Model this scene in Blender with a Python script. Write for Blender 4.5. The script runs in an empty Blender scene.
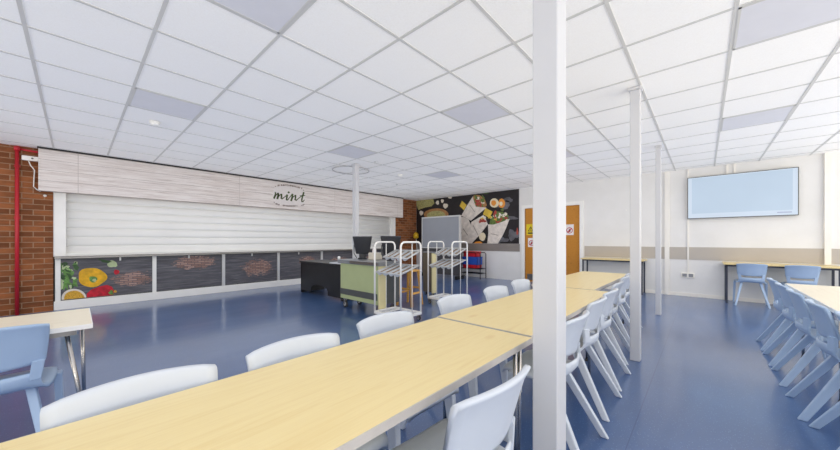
import bpy, bmesh, math, random
from mathutils import Vector, Matrix
random.seed(7)
S = bpy.context.scene
COL = S.collection
PI = math.pi

# ------------------------------------------------------------------ camera data
TH, FPX, CY, CAMZ = 0.73736, 312.93, 240.33, 1.15
CEIL = CAMZ + 1.463
XF = 8.47          # far wall
YL = 7.87          # servery-side brick face
XB, YR = -5.0, -3.8

def px_on_y(x, y, Y):
    """point of the plane Y=const seen at a photo pixel -> (X, Z)"""
    dx = (x - 420) / FPX; dz = -(y - CY) / FPX
    d = Y / (math.sin(TH) - dx * math.cos(TH))
    return d * (math.cos(TH) + dx * math.sin(TH)), d * dz + CAMZ

def px_on_x(x, y, X):
    dx = (x - 420) / FPX; dz = -(y - CY) / FPX
    d = X / (math.cos(TH) + dx * math.sin(TH))
    return d * (math.sin(TH) - dx * math.cos(TH)), d * dz + CAMZ

# ------------------------------------------------------------------ materials
def s2l(c):
    def f(v):
        v /= 255.0
        return v / 12.92 if v <= 0.04045 else ((v + 0.055) / 1.055) ** 2.4
    return (f(c[0]), f(c[1]), f(c[2]), 1.0)

MATS = {}
class NT:
    def __init__(self, name):
        self.m = bpy.data.materials.new(name); self.m.use_nodes = True
        self.n = self.m.node_tree.nodes; self.l = self.m.node_tree.links
        self.b = self.n['Principled BSDF']
    def add(self, t, **kw):
        nd = self.n.new(t)
        for k, v in kw.items():
            setattr(nd, k, v)
        return nd
    def link(self, a, b): self.l.new(a, b)
    def coords(self, scale=(1, 1, 1), kind='Object', rot=(0, 0, 0), loc=(0, 0, 0)):
        tc = self.add('ShaderNodeTexCoord'); mp = self.add('ShaderNodeMapping')
        mp.inputs['Scale'].default_value = scale; mp.inputs['Rotation'].default_value = rot
        mp.inputs['Location'].default_value = loc
        self.link(tc.outputs[kind], mp.inputs['Vector'])
        return mp.outputs['Vector']
    def noise(self, vec, scale=5, detail=4, rough=.55, dist=0):
        nd = self.add('ShaderNodeTexNoise')
        nd.inputs['Scale'].default_value = scale; nd.inputs['Detail'].default_value = detail
        nd.inputs['Roughness'].default_value = rough; nd.inputs['Distortion'].default_value = dist
        self.link(vec, nd.inputs['Vector']); return nd.outputs['Fac']
    def ramp(self, fac, stops, interp='LINEAR'):
        r = self.add('ShaderNodeValToRGB'); r.color_ramp.interpolation = interp
        els = r.color_ramp.elements
        while len(els) < len(stops): els.new(0.5)
        for e, (p, c) in zip(els, stops):
            e.position = p; e.color = c if len(c) == 4 else s2l(c)
        self.link(fac, r.inputs['Fac']); return r.outputs['Color']
    def mix(self, fac, a, b, mode='MIX'):
        m = self.add('ShaderNodeMix', data_type='RGBA', blend_type=mode)
        if isinstance(fac, (int, float)): m.inputs[0].default_value = fac
        else: self.link(fac, m.inputs[0])
        for s, v in ((m.inputs[6], a), (m.inputs[7], b)):
            if isinstance(v, tuple): s.default_value = v
            else: self.link(v, s)
        return m.outputs[2]
    def bump(self, h, strength=.2, dist=.01):
        b = self.add('ShaderNodeBump'); b.inputs['Strength'].default_value = strength
        b.inputs['Distance'].default_value = dist
        self.link(h, b.inputs['Height']); self.link(b.outputs['Normal'], self.b.inputs['Normal'])
    def color(self, c): self.link(c, self.b.inputs['Base Color'])
    def set(self, rough=.5, metal=0, spec=.5):
        self.b.inputs['Roughness'].default_value = rough
        self.b.inputs['Metallic'].default_value = metal
        self.b.inputs['Specular IOR Level'].default_value = spec

def plain(name, rgb, rough=.5, metal=0, var=.06, scale=6, spec=.5, bump=0):
    """procedural colour with a slight mottling"""
    if name in MATS: return MATS[name]
    t = NT(name); v = t.coords()
    f = t.noise(v, scale, 3)
    c = s2l(rgb); lo = tuple(x * (1 - var) for x in c[:3]) + (1,); hi = tuple(min(1, x * (1 + var)) for x in c[:3]) + (1,)
    t.color(t.ramp(f, [(.3, lo), (.7, hi)])); t.set(rough, metal, spec)
    if bump: t.bump(t.noise(v, scale * 20, 2), bump, .002)
    MATS[name] = t.m; return t.m

def m_floor():
    t = NT('blue_vinyl'); v = t.coords()
    big = t.noise(v, .9, 4, .6)
    base = t.ramp(big, [(.3, (56, 84, 130)), (.7, (68, 99, 146))])
    sp = t.add('ShaderNodeTexVoronoi'); sp.inputs['Scale'].default_value = 72
    t.link(v, sp.inputs['Vector'])
    fac = t.ramp(sp.outputs['Distance'], [(.10, (200, 200, 200)), (.20, (0, 0, 0))])
    sp2 = t.add('ShaderNodeTexVoronoi'); sp2.inputs['Scale'].default_value = 110; t.link(v, sp2.inputs['Vector'])
    fac2 = t.ramp(sp2.outputs['Distance'], [(.10, (150, 150, 150)), (.17, (0, 0, 0))])
    c = t.mix(fac, base, s2l((135, 165, 210))); c = t.mix(fac2, c, s2l((35, 62, 115)))
    # welded sheet seams every 2 m, running along X and a few across
    sx = t.add('ShaderNodeSeparateXYZ'); t.link(v, sx.inputs[0])
    def seam(sock, period, off):
        a = t.add('ShaderNodeMath', operation='ADD'); a.inputs[1].default_value = off; t.link(sock, a.inputs[0])
        m = t.add('ShaderNodeMath', operation='PINGPONG'); m.inputs[1].default_value = period / 2; t.link(a.outputs[0], m.inputs[0])
        l = t.add('ShaderNodeMath', operation='LESS_THAN'); l.inputs[1].default_value = .003; t.link(m.outputs[0], l.inputs[0])
        return l.outputs[0]
    c = t.mix(seam(sx.outputs['Y'], 2.0, 1.68), c, s2l((48, 74, 122)))
    t.color(c)
    wear = t.noise(t.coords((.35, 1.6, 1)), 1.5, 5, .6)
    r = t.add('ShaderNodeMapRange'); r.inputs[3].default_value = .22; r.inputs[4].default_value = .42
    t.link(wear, r.inputs[0]); t.link(r.outputs[0], t.b.inputs['Roughness'])
    t.b.inputs['Specular IOR Level'].default_value = .7
    t.b.inputs['Coat Weight'].default_value = .65; t.b.inputs['Coat Roughness'].default_value = .13; t.b.inputs['Coat IOR'].default_value = 1.6
    t.bump(t.noise(v, 3, 3), .03, .02)
    return t.m

def m_ceiling():
    t = NT('mineral_fibre_tile'); v = t.coords()
    f = t.noise(v, 120, 4, .7)
    t.color(t.ramp(f, [(.3, (247, 245, 242)), (.6, (253, 252, 250))])); t.set(.9, 0, .1)
    t.bump(f, .08, .002); return t.m

def m_wall():
    t = NT('painted_wall'); v = t.coords()
    f = t.noise(v, 2.2, 5, .6)
    t.color(t.ramp(f, [(.3, (229, 227, 223)), (.7, (236, 234, 231))])); t.set(.65, 0, .3)
    t.bump(t.noise(v, 60, 3), .05, .003); return t.m

def m_brick():
    t = NT('red_brick')
    v = t.coords(rot=(PI / 2, 0, 0))
    b = t.add('ShaderNodeTexBrick')
    b.inputs['Scale'].default_value = 1.0
    b.inputs['Brick Width'].default_value = .225; b.inputs['Row Height'].default_value = .086
    b.inputs['Mortar Size'].default_value = .006; b.inputs['Bias'].default_value = -.1
    b.inputs['Color1'].default_value = s2l((172, 116, 78)); b.inputs['Color2'].default_value = s2l((122, 80, 54))
    b.inputs['Mortar'].default_value = s2l((176, 152, 128))
    t.link(v, b.inputs['Vector'])
    n = t.noise(t.coords((3, 3, 9)), 2, 5, .7)
    c = t.mix(.55, b.outputs['Color'], t.ramp(n, [(.25, (84, 66, 54)), (.5, (140, 112, 88)), (.8, (205, 160, 120))]), 'OVERLAY')
    t.color(c); t.set(.8, 0, .25)
    t.bump(b.outputs['Fac'], -.5, .006); return t.m

def m_wood_top(name, a, b, knot, rough=.32, streak=1.0):
    t = NT(name)
    f = t.noise(t.coords((1.2, 16, 16)), 1.6, 6, .62, .6)
    c = t.ramp(f, [(.25, a), (.5, b), (.75, a)])
    g = t.noise(t.coords((3, 130, 90)), 1, 3, .6)
    c = t.mix(t.ramp(g, [(.45, (0, 0, 0)), (.7, (70, 70, 70))]), c, s2l(knot))
    k = t.add('ShaderNodeTexVoronoi'); k.inputs['Scale'].default_value = 1
    t.link(t.coords((2.6, 6.5, 6.5), loc=(.3, .2, 0)), k.inputs['Vector'])
    c = t.mix(t.ramp(k.outputs['Distance'], [(.05, (190, 190, 190)), (.17, (0, 0, 0))]), c, s2l(knot))
    t.color(c); t.set(rough, 0, .5); return t.m

def m_white_wood():
    t = NT('whitewashed_board')
    f = t.noise(t.coords((1.4, 20, 26)), 1.5, 8, .72, .5)
    c = t.ramp(f, [(.26, (166, 153, 147)), (.40, (212, 201, 195)), (.55, (232, 224, 219)), (.72, (243, 238, 234))])
    w = t.noise(t.coords((.6, 5, 6)), 2, 3, .6)
    c = t.mix(t.ramp(w, [(.52, (0, 0, 0)), (.75, (90, 90, 90))]), c, s2l((224, 198, 178)))
    sx = t.add('ShaderNodeSeparateXYZ'); t.link(t.coords(), sx.inputs[0])
    m = t.add('ShaderNodeMath', operation='PINGPONG'); m.inputs[1].default_value = .0825; t.link(sx.outputs['Z'], m.inputs[0])
    l = t.add('ShaderNodeMath', operation='LESS_THAN'); l.inputs[1].default_value = .0025; t.link(m.outputs[0], l.inputs[0])
    c = t.mix(l.outputs[0], c, s2l((160, 148, 142)))
    m2 = t.add('ShaderNodeMath', operation='PINGPONG'); m2.inputs[1].default_value = 1.22; 
    a2 = t.add('ShaderNodeMath', operation='ADD'); a2.inputs[1].default_value = 3.57; t.link(sx.outputs['X'], a2.inputs[0]); t.link(a2.outputs[0], m2.inputs[0])
    l2 = t.add('ShaderNodeMath', operation='LESS_THAN'); l2.inputs[1].default_value = .004; t.link(m2.outputs[0], l2.inputs[0])
    c = t.mix(l2.outputs[0], c, s2l((196, 186, 180)))
    t.color(c); t.set(.55, 0, .3); return t.m

def m_slate_print(brick_at=(), rad=.22):
    """dark printed planks with worn patches that show printed brick"""
    t = NT('dark_plank_print')
    f = t.noise(t.coords((1.6, 10, 22)), 1.6, 7, .7, .4)
    c = t.ramp(f, [(.28, (66, 65, 70)), (.5, (92, 91, 97)), (.72, (126, 124, 128))])
    v = t.coords()
    br = t.add('ShaderNodeTexBrick'); br.inputs['Scale'].default_value = 1
    br.inputs['Brick Width'].default_value = .12; br.inputs['Row Height'].default_value = .036
    br.inputs['Mortar Size'].default_value = .005
    br.inputs['Color1'].default_value = s2l((196, 160, 146)); br.inputs['Color2'].default_value = s2l((150, 112, 98)); br.inputs['Mortar'].default_value = s2l((92, 86, 88))
    t.link(t.coords(rot=(PI / 2, 0, 0)), br.inputs['Vector'])
    edge = t.noise(t.coords((5, 5, 12)), 2.2, 5, .7)
    for (bx, bz, rx, rz) in brick_at:
        rx, rz = rx * 1.35, rz * 1.3
        mp = t.add('ShaderNodeMapping'); mp.vector_type = 'POINT'
        mp.inputs['Location'].default_value = (-bx / rx, 0, -bz / rz); mp.inputs['Scale'].default_value = (1 / rx, 0, 1 / rz)
        t.link(v, mp.inputs['Vector'])
        ln = t.add('ShaderNodeVectorMath', operation='LENGTH'); t.link(mp.outputs['Vector'], ln.inputs[0])
        ad = t.add('ShaderNodeMath', operation='ADD'); t.link(ln.outputs['Value'], ad.inputs[0])
        ml = t.add('ShaderNodeMath', operation='MULTIPLY_ADD'); ml.inputs[1].default_value = 2.2; ml.inputs[2].default_value = -1.1
        t.link(edge, ml.inputs[0]); t.link(ml.outputs[0], ad.inputs[1])
        c = t.mix(t.ramp(ad.outputs[0], [(.75, (235, 235, 235)), (.95, (0, 0, 0))]), c, br.outputs['Color'])
    t.color(c); t.set(.4, 0, .4); return t.m

def m_emit(name, rgb, strength):
    t = NT(name); v = t.coords()
    f = t.noise(v, 1.2, 2)
    c = t.ramp(f, [(.3, tuple(max(0, x - 5) for x in rgb)), (.7, rgb)])
    t.color(s_mul(t, c, .25)); t.link(c, t.b.inputs['Emission Color']); t.b.inputs['Emission Strength'].default_value = strength
    t.set(.15, 0, .5); return t.m
def s_mul(t, c, k): return t.mix(k, (0.02, 0.02, 0.02, 1), c)

def m_glass():
    t = NT('window_glass')
    tr = t.add('ShaderNodeBsdfTransparent'); gl = t.add('ShaderNodeBsdfGlossy'); gl.inputs['Roughness'].default_value = .02
    mx = t.add('ShaderNodeMixShader'); mx.inputs[0].default_value = .06
    t.link(tr.outputs[0], mx.inputs[1]); t.link(gl.outputs[0], mx.inputs[2])
    t.link(mx.outputs[0], t.n['Material Output'].inputs['Surface']); return t.m

FLOOR = m_floor(); CEILM = m_ceiling(); WALL = m_wall(); BRICK = m_brick()
WOOD = m_wood_top('pale_maple_top', (222, 197, 138), (231, 211, 156), (198, 150, 78))
WOODC = m_wood_top('cream_laminate_top', (228, 216, 190), (236, 226, 203), (212, 196, 166))
OAK = m_wood_top('oak_door_veneer', (184, 118, 38), (198, 134, 48), (150, 90, 28), .55)
STOOLW = m_wood_top('orange_stool_wood', (205, 150, 70), (222, 168, 86), (170, 112, 46), .4)
BROWNW = m_wood_top('brown_stool_wood', (132, 84, 52), (150, 98, 62), (96, 58, 36), .45)
FASCIA = m_white_wood()
CHAIR = plain('pale_blue_plastic', (203, 209, 218), .34, var=.02, scale=4, bump=.06)
CHAIR_SHADE = plain('shaded_blue_plastic', (164, 186, 214), .34, var=.02, scale=4, bump=.06)  # same chair plastic, shade put into a darker, bluer colour
EDGE = plain('grey_white_edge', (192, 186, 179), .4, var=.06, scale=14)
EDGEW = plain('white_edge', (238, 236, 232), .4, var=.03)
CHROME = plain('chrome_tube', (205, 200, 195), .18, metal=1, var=.05)
STEEL = plain('brushed_steel', (150, 148, 146), .32, metal=.9, var=.08)
PILLARM = plain('white_gloss_paint', (206, 206, 208), .38, var=.02, scale=3, bump=.08)
WHITEM = plain('white_powder_coat', (245, 243, 238), .35, var=.02)
SHUT = plain('white_shutter', (243, 242, 238), .35, var=.02, scale=2)
BLACK = plain('black_laminate', (30, 30, 32), .4, var=.15)
BLACKP = plain('black_plastic', (36, 37, 42), .35, var=.1)
DARKM = plain('gap_shade', (38, 36, 36), .7)
GREEN = plain('sage_green_panel', (176, 186, 138), .4, var=.03)
CREAM = plain('cream_panel', (226, 214, 164), .45, var=.03)
GREY = plain('grey_counter', (140, 142, 145), .3, var=.1)
DGREY = plain('dark_grey_trim', (84, 86, 84), .45, var=.1)
TAUPE = plain('taupe_band', (186, 178, 168), .5, var=.03, scale=3)
BAND = plain('grey_brown_band', (140, 132, 126), .5, var=.06, scale=3)
TRUNK = plain('cream_trunking', (240, 236, 228), .45, var=.02)
RED = plain('red_paint', (190, 40, 52), .4, var=.06)
REDC = plain('red_plastic', (205, 34, 48), .4, var=.05)
BLUEC = plain('blue_plastic', (40, 84, 180), .4, var=.05)
YELLOW = plain('yellow_plastic', (222, 178, 40), .4, var=.05)
BOARD = plain('grey_board', (150, 153, 160), .55, var=.03, scale=2)
BOARDD = plain('dark_board', (74, 72, 74), .45, var=.08, scale=2)
OLIVE = plain('olive_brown_panel', (104, 94, 78), .5, var=.1)
ALU = plain('pale_aluminium', (215, 215, 214), .35, metal=.3, var=.04)
CUP = plain('frosted_plastic', (206, 210, 214), .3, var=.04)
CUTL = plain('cutlery_steel', (150, 128, 104), .4, metal=.2, var=.3, scale=40)
NAVY = plain('navy_tube', (52, 56, 72), .4, var=.1)
PANELM = plain('grey_light_diffuser', (222, 222, 228), .45, var=.02)
TBAR = plain('ceiling_tee', (208, 207, 204), .5, var=.02)
TYRE = plain('grey_rubber', (70, 68, 66), .7, var=.1)
SCREEN = m_emit('lit_screen', (200, 219, 238), .66)
SCREEN2 = m_emit('lit_screen_border', (214, 228, 244), .70)
GLASS = m_glass()

# ------------------------------------------------------------------ mesh builder
class MB:
    def __init__(self): self.bm = bmesh.new()
    def _take(self, verts, mi):
        fs = set()
        for v in verts: fs.update(v.link_faces)
        for f in fs: f.material_index = mi
        return self
    def box(self, x0, x1, y0, y1, z0, z1, mi=0, bev=0.0):
        vs = bmesh.ops.create_cube(self.bm, size=1)['verts']
        for v in vs:
            v.co = Vector(((x0 + x1) / 2 + v.co.x * (x1 - x0), (y0 + y1) / 2 + v.co.y * (y1 - y0), (z0 + z1) / 2 + v.co.z * (z1 - z0)))
        if bev:
            es = list({e for v in vs for e in v.link_edges})
            r = bmesh.ops.bevel(self.bm, geom=es, offset=bev, segments=2, affect='EDGES', profile=.5)
            for f in r['faces']: f.material_index = mi
            fs = {f for v in r['verts'] for f in v.link_faces}
            for f in fs: f.material_index = mi
            return self
        return self._take(vs, mi)
    def hexa(self, bot, top, mi=0, bev=0):
        vs = [self.bm.verts.new(p) for p in list(bot) + list(top)]
        n = len(bot)
        fs = [self.bm.faces.new(vs[:n][::-1]), self.bm.faces.new(vs[n:])]
        for i in range(n):
            j = (i + 1) % n
            fs.append(self.bm.faces.new((vs[i], vs[j], vs[n + j], vs[n + i])))
        for f in fs: f.material_index = mi
        if bev:
            es = list({e for v in vs for e in v.link_edges})
            r = bmesh.ops.bevel(self.bm, geom=es, offset=bev, segments=2, affect='EDGES', profile=.5)
            for f in r['faces']: f.material_index = mi
        return self
    def tube(self, pts, r, seg=10, mi=0, closed=False, r2=None):
        pts = [Vector(p) for p in pts]; n = len(pts); rings = []
        ref = Vector((0, 0, 1))
        up = None
        for i, p in enumerate(pts):
            if closed: t = (pts[(i + 1) % n] - pts[i - 1]).normalized()
            else: t = (pts[min(i + 1, n - 1)] - pts[max(i - 1, 0)]).normalized()
            if up is None:
                up = ref if abs(t.dot(ref)) < .9 else Vector((1, 0, 0))
            s = t.cross(up).normalized(); up = s.cross(t).normalized()
            rr = r if r2 is None else r + (r2 - r) * i / max(1, n - 1)
            rings.append([self.bm.verts.new(p + (s * math.cos(a) + up * math.sin(a)) * rr) for a in [2 * PI * k / seg for k in range(seg)]])
        rng = range(n) if closed else range(n - 1)
        for i in rng:
            a, b = rings[i], rings[(i + 1) % n]
            for k in range(seg):
                f = self.bm.faces.new((a[k], a[(k + 1) % seg], b[(k + 1) % seg], b[k])); f.material_index = mi; f.smooth = True
        if not closed:
            f = self.bm.faces.new(rings[0][::-1]); f.material_index = mi
            f = self.bm.faces.new(rings[-1]); f.material_index = mi
        return self
    def lathe(self, prof, c, axis='z', seg=20, mi=0):
        """prof: (radius, height) pairs"""
        rings = []
        for (r, h) in prof:
            ring = []
            for k in range(seg):
                a = 2 * PI * k / seg; u, w = r * math.cos(a), r * math.sin(a)
                p = {'z': (u, w, h), 'x': (h, u, w), 'y': (w, h, u)}[axis]
                ring.append(self.bm.verts.new(Vector(c) + Vector(p)))
            rings.append(ring)
        for a, b in zip(rings, rings[1:]):
            for k in range(seg):
                f = self.bm.faces.new((a[k], a[(k + 1) % seg], b[(k + 1) % seg], b[k])); f.material_index = mi; f.smooth = True
        for ring, rev in ((rings[0], True), (rings[-1], False)):
            f = self.bm.faces.new(ring[::-1] if rev else ring); f.material_index = mi
        return self
    def prism(self, pts2, plane, off, thick, mi=0):
        """pts2 in the plane ('x': (y,z), 'y': (x,z), 'z': (x,y)) raised from off by thick"""
        def P(p, o): return {'x': (o, p[0], p[1]), 'y': (p[0], o, p[1]), 'z': (p[0], p[1], o)}[plane]
        return self.hexa([P(p, off) for p in pts2], [P(p, off + thick) for p in pts2], mi)
    def loft(self, rows, mi=0, closed=True):
        """rows of points; closed profile loops, ends capped"""
        R = [[self.bm.verts.new(p) for p in row] for row in rows]; n = len(R[0])
        for a, b in zip(R, R[1:]):
            for k in range(n if closed else n - 1):
                f = self.bm.faces.new((a[k], a[(k + 1) % n], b[(k + 1) % n], b[k])); f.material_index = mi; f.smooth = True
        if closed:
            for ring, rev in ((R[0], True), (R[-1], False)):
                f = self.bm.faces.new(ring[::-1] if rev else ring); f.material_index = mi
        return self
    def build(self, name, mats, parent=None, loc=None, rotz=0, smooth=False):
        bmesh.ops.recalc_face_normals(self.bm, faces=self.bm.faces[:])
        me = bpy.data.meshes.new(name)
        if loc is not None and parent is None:
            M = Matrix.Translation(Vector(loc)); self.bm.transform(M.inverted())
        self.bm.to_mesh(me); self.bm.free()
        for m in (mats if isinstance(mats, (list, tuple)) else [mats]): me.materials.append(m)
        if smooth:
            for p in me.polygons: p.use_smooth = True
        o = bpy.data.objects.new(name, me); COL.objects.link(o)
        if parent is not None: o.parent = parent
        elif loc is not None: o.location = loc
        return o

def islands(mb, name, mat, parent, smooth=False):
    """each separate piece of the builder becomes a part of its own"""
    bm = mb.bm; bm.verts.ensure_lookup_table(); seen = set(); out = []
    for v0 in list(bm.verts):
        if v0 in seen: continue
        st = [v0]; isl = []
        seen.add(v0)
        while st:
            v = st.pop(); isl.append(v)
            for e in v.link_edges:
                w = e.other_vert(v)
                if w not in seen: seen.add(w); st.append(w)
        n = MB(); mp = {v: n.bm.verts.new(v.co) for v in isl}
        for f in {f for v in isl for f in v.link_faces}:
            nf = n.bm.faces.new([mp[v] for v in f.verts]); nf.material_index = f.material_index; nf.smooth = f.smooth
        out.append(n.build(name, mat, parent, smooth=smooth))
    bm.free()
    return out

def tag(o, label=None, cat=None, group=None, kind=None):
    if label: o['label'] = label
    if cat: o['category'] = cat
    if group: o['group'] = group
    if kind: o['kind'] = kind
    return o
def thing(name, label, cat, loc=(0, 0, 0), rotz=0, group=None):
    o = bpy.data.objects.new(name, None); COL.objects.link(o)
    o.empty_display_size = .1
    o.location = loc; o.rotation_euler = (0, 0, rotz)
    return tag(o, label, cat, group)
def struct(o, label=None, cat=None):
    return tag(o, label, cat, kind='structure')
def dup(root, loc, rotz, label, group=None):
    r = root.copy(); COL.objects.link(r); r.location = loc; r.rotation_euler = (0, 0, rotz); r['label'] = label
    if group: r['group'] = group
    for ch in list(root.children):
        c = ch.copy(); COL.objects.link(c); c.parent = r
        for g in list(ch.children):
            d = g.copy(); COL.objects.link(d); d.parent = c
    return r

# ------------------------------------------------------------------ the setting
b = MB(); b.box(XB - .2, XF + .2, YR - .2, YL + .3, -.1, 0)
struct(b.build('floor', FLOOR), 'speckled blue vinyl floor', 'floor')
b = MB(); b.box(XB - .2, XF + .2, YR - .2, YL + .3, CEIL, CEIL + .1)
ceil = struct(b.build('ceiling', CEILM), 'white suspended tile ceiling', 'ceiling')
TX0, TXS, TY0, TYS = -.2324, .6043, 3.422, .5953
b = MB()
i0 = int((XB - TX0) / TXS) - 1
x = TX0 + i0 * TXS
while x < XF:
    if x > XB: b.box(x - .011, x + .011, YR, YL, CEIL - .004, CEIL + .002)
    x += TXS
y = TY0 + 8 * TYS
while y > YR:
    if y < YL: b.box(XB, XF, y - .011, y + .011, CEIL - .0045, CEIL + .002)
    y -= TYS
struct(b.build('tile_grid', TBAR, ceil))

def cell(i, j):
    xa = TX0 + i * TXS; ya = TY0 - j * TYS
    return xa, xa + TXS, ya - TYS, ya
n = 0
names = {(1, 2): 'grey ceiling light panel nearest the camera, cut by the top edge of the photo',
         (1, -2): 'grey ceiling light panel nearest the sign board, beside the left smoke detector',
         (5, 2): 'square grey ceiling light panel just left of the thick front pillar',
         (5, -2): 'square grey ceiling light panel beside the thin pillar by the servery',
         (9, -2): 'square grey ceiling light panel over the cutlery racks, farthest on the left side',
         (9, 2): 'square grey ceiling light panel by the far mural, partly behind the front pillar',
         (5, 6): 'large pale ceiling light panel at the top right corner of the photo',
         (9, 6): 'pale ceiling light panel in front of the wall screen'}
for (i, j), lab in names.items():
    xa, xb, ya, yb = cell(i, j)
    r = thing('ceiling_light_panel', lab, 'ceiling light', ((xa + xb) / 2, (ya + yb) / 2, CEIL), 0, 'flush ceiling light panels')
    w, h = (xb - xa) / 2 - .011, (yb - ya) / 2 - .011
    f = MB()
    for s in ((-w, w, -h, -h + .014), (-w, w, h - .014, h), (-w, -w + .014, -h, h), (w - .014, w, -h, h)):
        f.box(*s, -.007, .001)
    f.build('frame', TBAR, r)
    d = MB(); d.box(-w + .014, w - .014, -h + .014, h - .014, -.005, .001); d.build('diffuser', PANELM, r)

# servery-side wall: backing plus brick piers either end of the shutter opening
YO = 7.97
b = MB()
b.box(XB, XF, YO, YO + .15, 0, CEIL)
wl = struct(b.build('wall_left', BRICK), 'red brick wall around the servery', 'wall')
for bx in ((XB, -.245, YL, YO, 0, CEIL), (7.42, XF, YL, YO, 0, CEIL), (-.245, 7.42, YL, YO, 1.965, CEIL)):
    k_ = {XB: 'left', 7.42: 'right', -.245: 'top'}[bx[0]]
    b = MB(); b.box(*bx); struct(b.build('wall_servery_' + k_, BRICK), 'red brick pier beside the shutter', 'wall')
# far wall with a door opening
DY0, DY1, DZ = 2.30, 3.72, 2.04
b = MB()
b.box(XF, XF + .15, DY1, YL + .2, 0, CEIL); b.box(XF, XF + .15, YR, DY0, 0, CEIL); b.box(XF, XF + .15, DY0, DY1, DZ, CEIL)
struct(b.build('wall_far', WALL), 'off-white painted far wall', 'wall')
# wall with windows on the right, and behind the camera
def windowed(name, along, fixed, a0, a1, wins, outward):
    b = MB(); Z0, Z1 = (.30, 2.5) if along == 'x' else (.30, 2.5)
    def bx(p, q, z0, z1):
        lo, hi = sorted((fixed, fixed + outward * .15))
        if along == 'x': b.box(p, q, lo, hi, z0, z1)
        else: b.box(lo, hi, p, q, z0, z1)
    bx(a0, a1, 0, Z0); bx(a0, a1, Z1, CEIL)
    p = a0
    for (w0, w1) in wins:
        bx(p, w0, Z0, Z1); p = w1
    bx(p, a1, Z0, Z1)
    struct(b.build(name, WALL), 'painted wall with windows', 'wall')
    return Z0, Z1
def bays(a, b, n):
    w = (b - a) / n
    return [(a + k * w + .15, a + (k + 1) * w - .15) for k in range(n)]
WR = bays(XB + .2, XF - .1, 5)
WB = bays(YR + .2, YL - .1, 4)
Z0, Z1 = windowed('wall_right', 'x', YR, XB, XF, WR, -1)
ZB0, ZB1 = windowed('wall_back', 'y', XB, YR, YL, WB, -1)
wn = 0
for along, fixed, wins in (('x', YR, WR), ('y', XB, WB)):
    if along == 'y': Z0, Z1 = ZB0, ZB1
    for (w0, w1) in wins:
        wn += 1
        b = MB(); mid = (w0 + w1) / 2
        def bx(p, q, z0, z1, t=.03):
            lo, hi = fixed - .09 - t, fixed - .09 + t
            if along == 'x': b.box(p, q, lo, hi, z0, z1)
            else: b.box(lo, hi, p, q, z0, z1)
        bx(w0, w1, Z0, Z0 + .05); bx(w0, w1, Z1 - .05, Z1); bx(w0, w0 + .05, Z0, Z1); bx(w1 - .05, w1, Z0, Z1); bx(mid - .03, mid + .03, Z0, Z1)
        wo = struct(b.build('window_%d' % wn, WHITEM), 'white framed window', 'window')
        b = MB(); bx(w0 + .05, w1 - .05, Z0 + .05, Z1 - .05, .003); struct(b.build('pane', GLASS, wo))

# door with oak leaves
d = MB()
for (ya, yb, za, zb) in ((DY0 - .09, DY0, 0, DZ + .09), (DY1, DY1 + .09, 0, DZ + .09), (DY0, DY1, DZ, DZ + .09)):
    d.box(XF - .025, XF + .02, ya, yb, za, zb)
door = struct(d.build('door_1', WHITEM), 'oak double door in a white frame', 'door')
ym = (DY0 + DY1) / 2
for (ya, yb, hy) in ((DY0 + .004, ym - .002, ym - .09), (ym + .002, DY1 - .004, ym + .09)):
    l = MB(); l.box(XF + .012, XF + .056, ya, yb, .006, DZ - .004)
    lf = struct(l.build('door_leaf', OAK, door))
    h = MB(); h.tube([(XF + .012, hy, 1.0), (XF - .035, hy, 1.0), (XF - .035, hy + (.1 if hy > ym else -.1), 1.0)], .009)
    h.box(XF + .006, XF + .014, hy - .022, hy + .022, .92, 1.08)
    struct(h.build('door_handle', CHROME, lf))
    k = MB(); k.box(XF + .009, XF + .013, ya + .06, yb - .06, .05, .22); struct(k.build('kick_plate', STEEL, lf))

# bands and trunking on the far wall
b = MB(); b.box(XF - .012, XF, 3.87, YL, .83, 1.05)
struct(b.build('trim_1', BAND), 'grey-brown wall band under the mural', 'trim')
b = MB(); b.box(XF - .010, XF, YR, 2.19, .755, 1.01)
struct(b.build('trim_2', TAUPE), 'taupe dado band along the far wall', 'trim')
b = MB(); b.box(XF - .035, XF, .545, .625, 0, CEIL)
struct(b.build('trim_3', TRUNK), 'cream vertical trunking on the far wall left of the screen', 'trim')
b = MB(); b.box(XF - .05, XF, -1.56, -1.49, .74, CEIL)
struct(b.build('trim_4', TRUNK), 'cream vertical trunking on the far wall right of the screen', 'trim')
b = MB(); b.box(XF - .022, XF, .232, .258, .47, CEIL)
struct(b.build('trim_5', TRUNK), 'thin conduit from the ceiling down to the socket', 'trim')
for k, yy in enumerate((-.33, -.43)):
    b = MB(); b.box(XF - .022, XF, yy - .015, yy + .015, 2.4, CEIL)
    struct(b.build('trim_%d' % (6 + k), TRUNK), 'short conduit between ceiling and screen', 'trim')
b = MB(); b.box(-.40, 7.6, 7.66, 7.80, CEIL - .022, CEIL)  # solid dark strip, its colour stands in for the shade here
struct(b.build('trim_8', DARKM), 'dark strip coloured as the shade above the sign board', 'trim')
b = MB(); b.box(XF - .012, XF, YR, DY0 - .09, 0, .07)
struct(b.build('baseboard_far', TRUNK), 'low cream skirting of the far wall', 'skirting')

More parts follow.
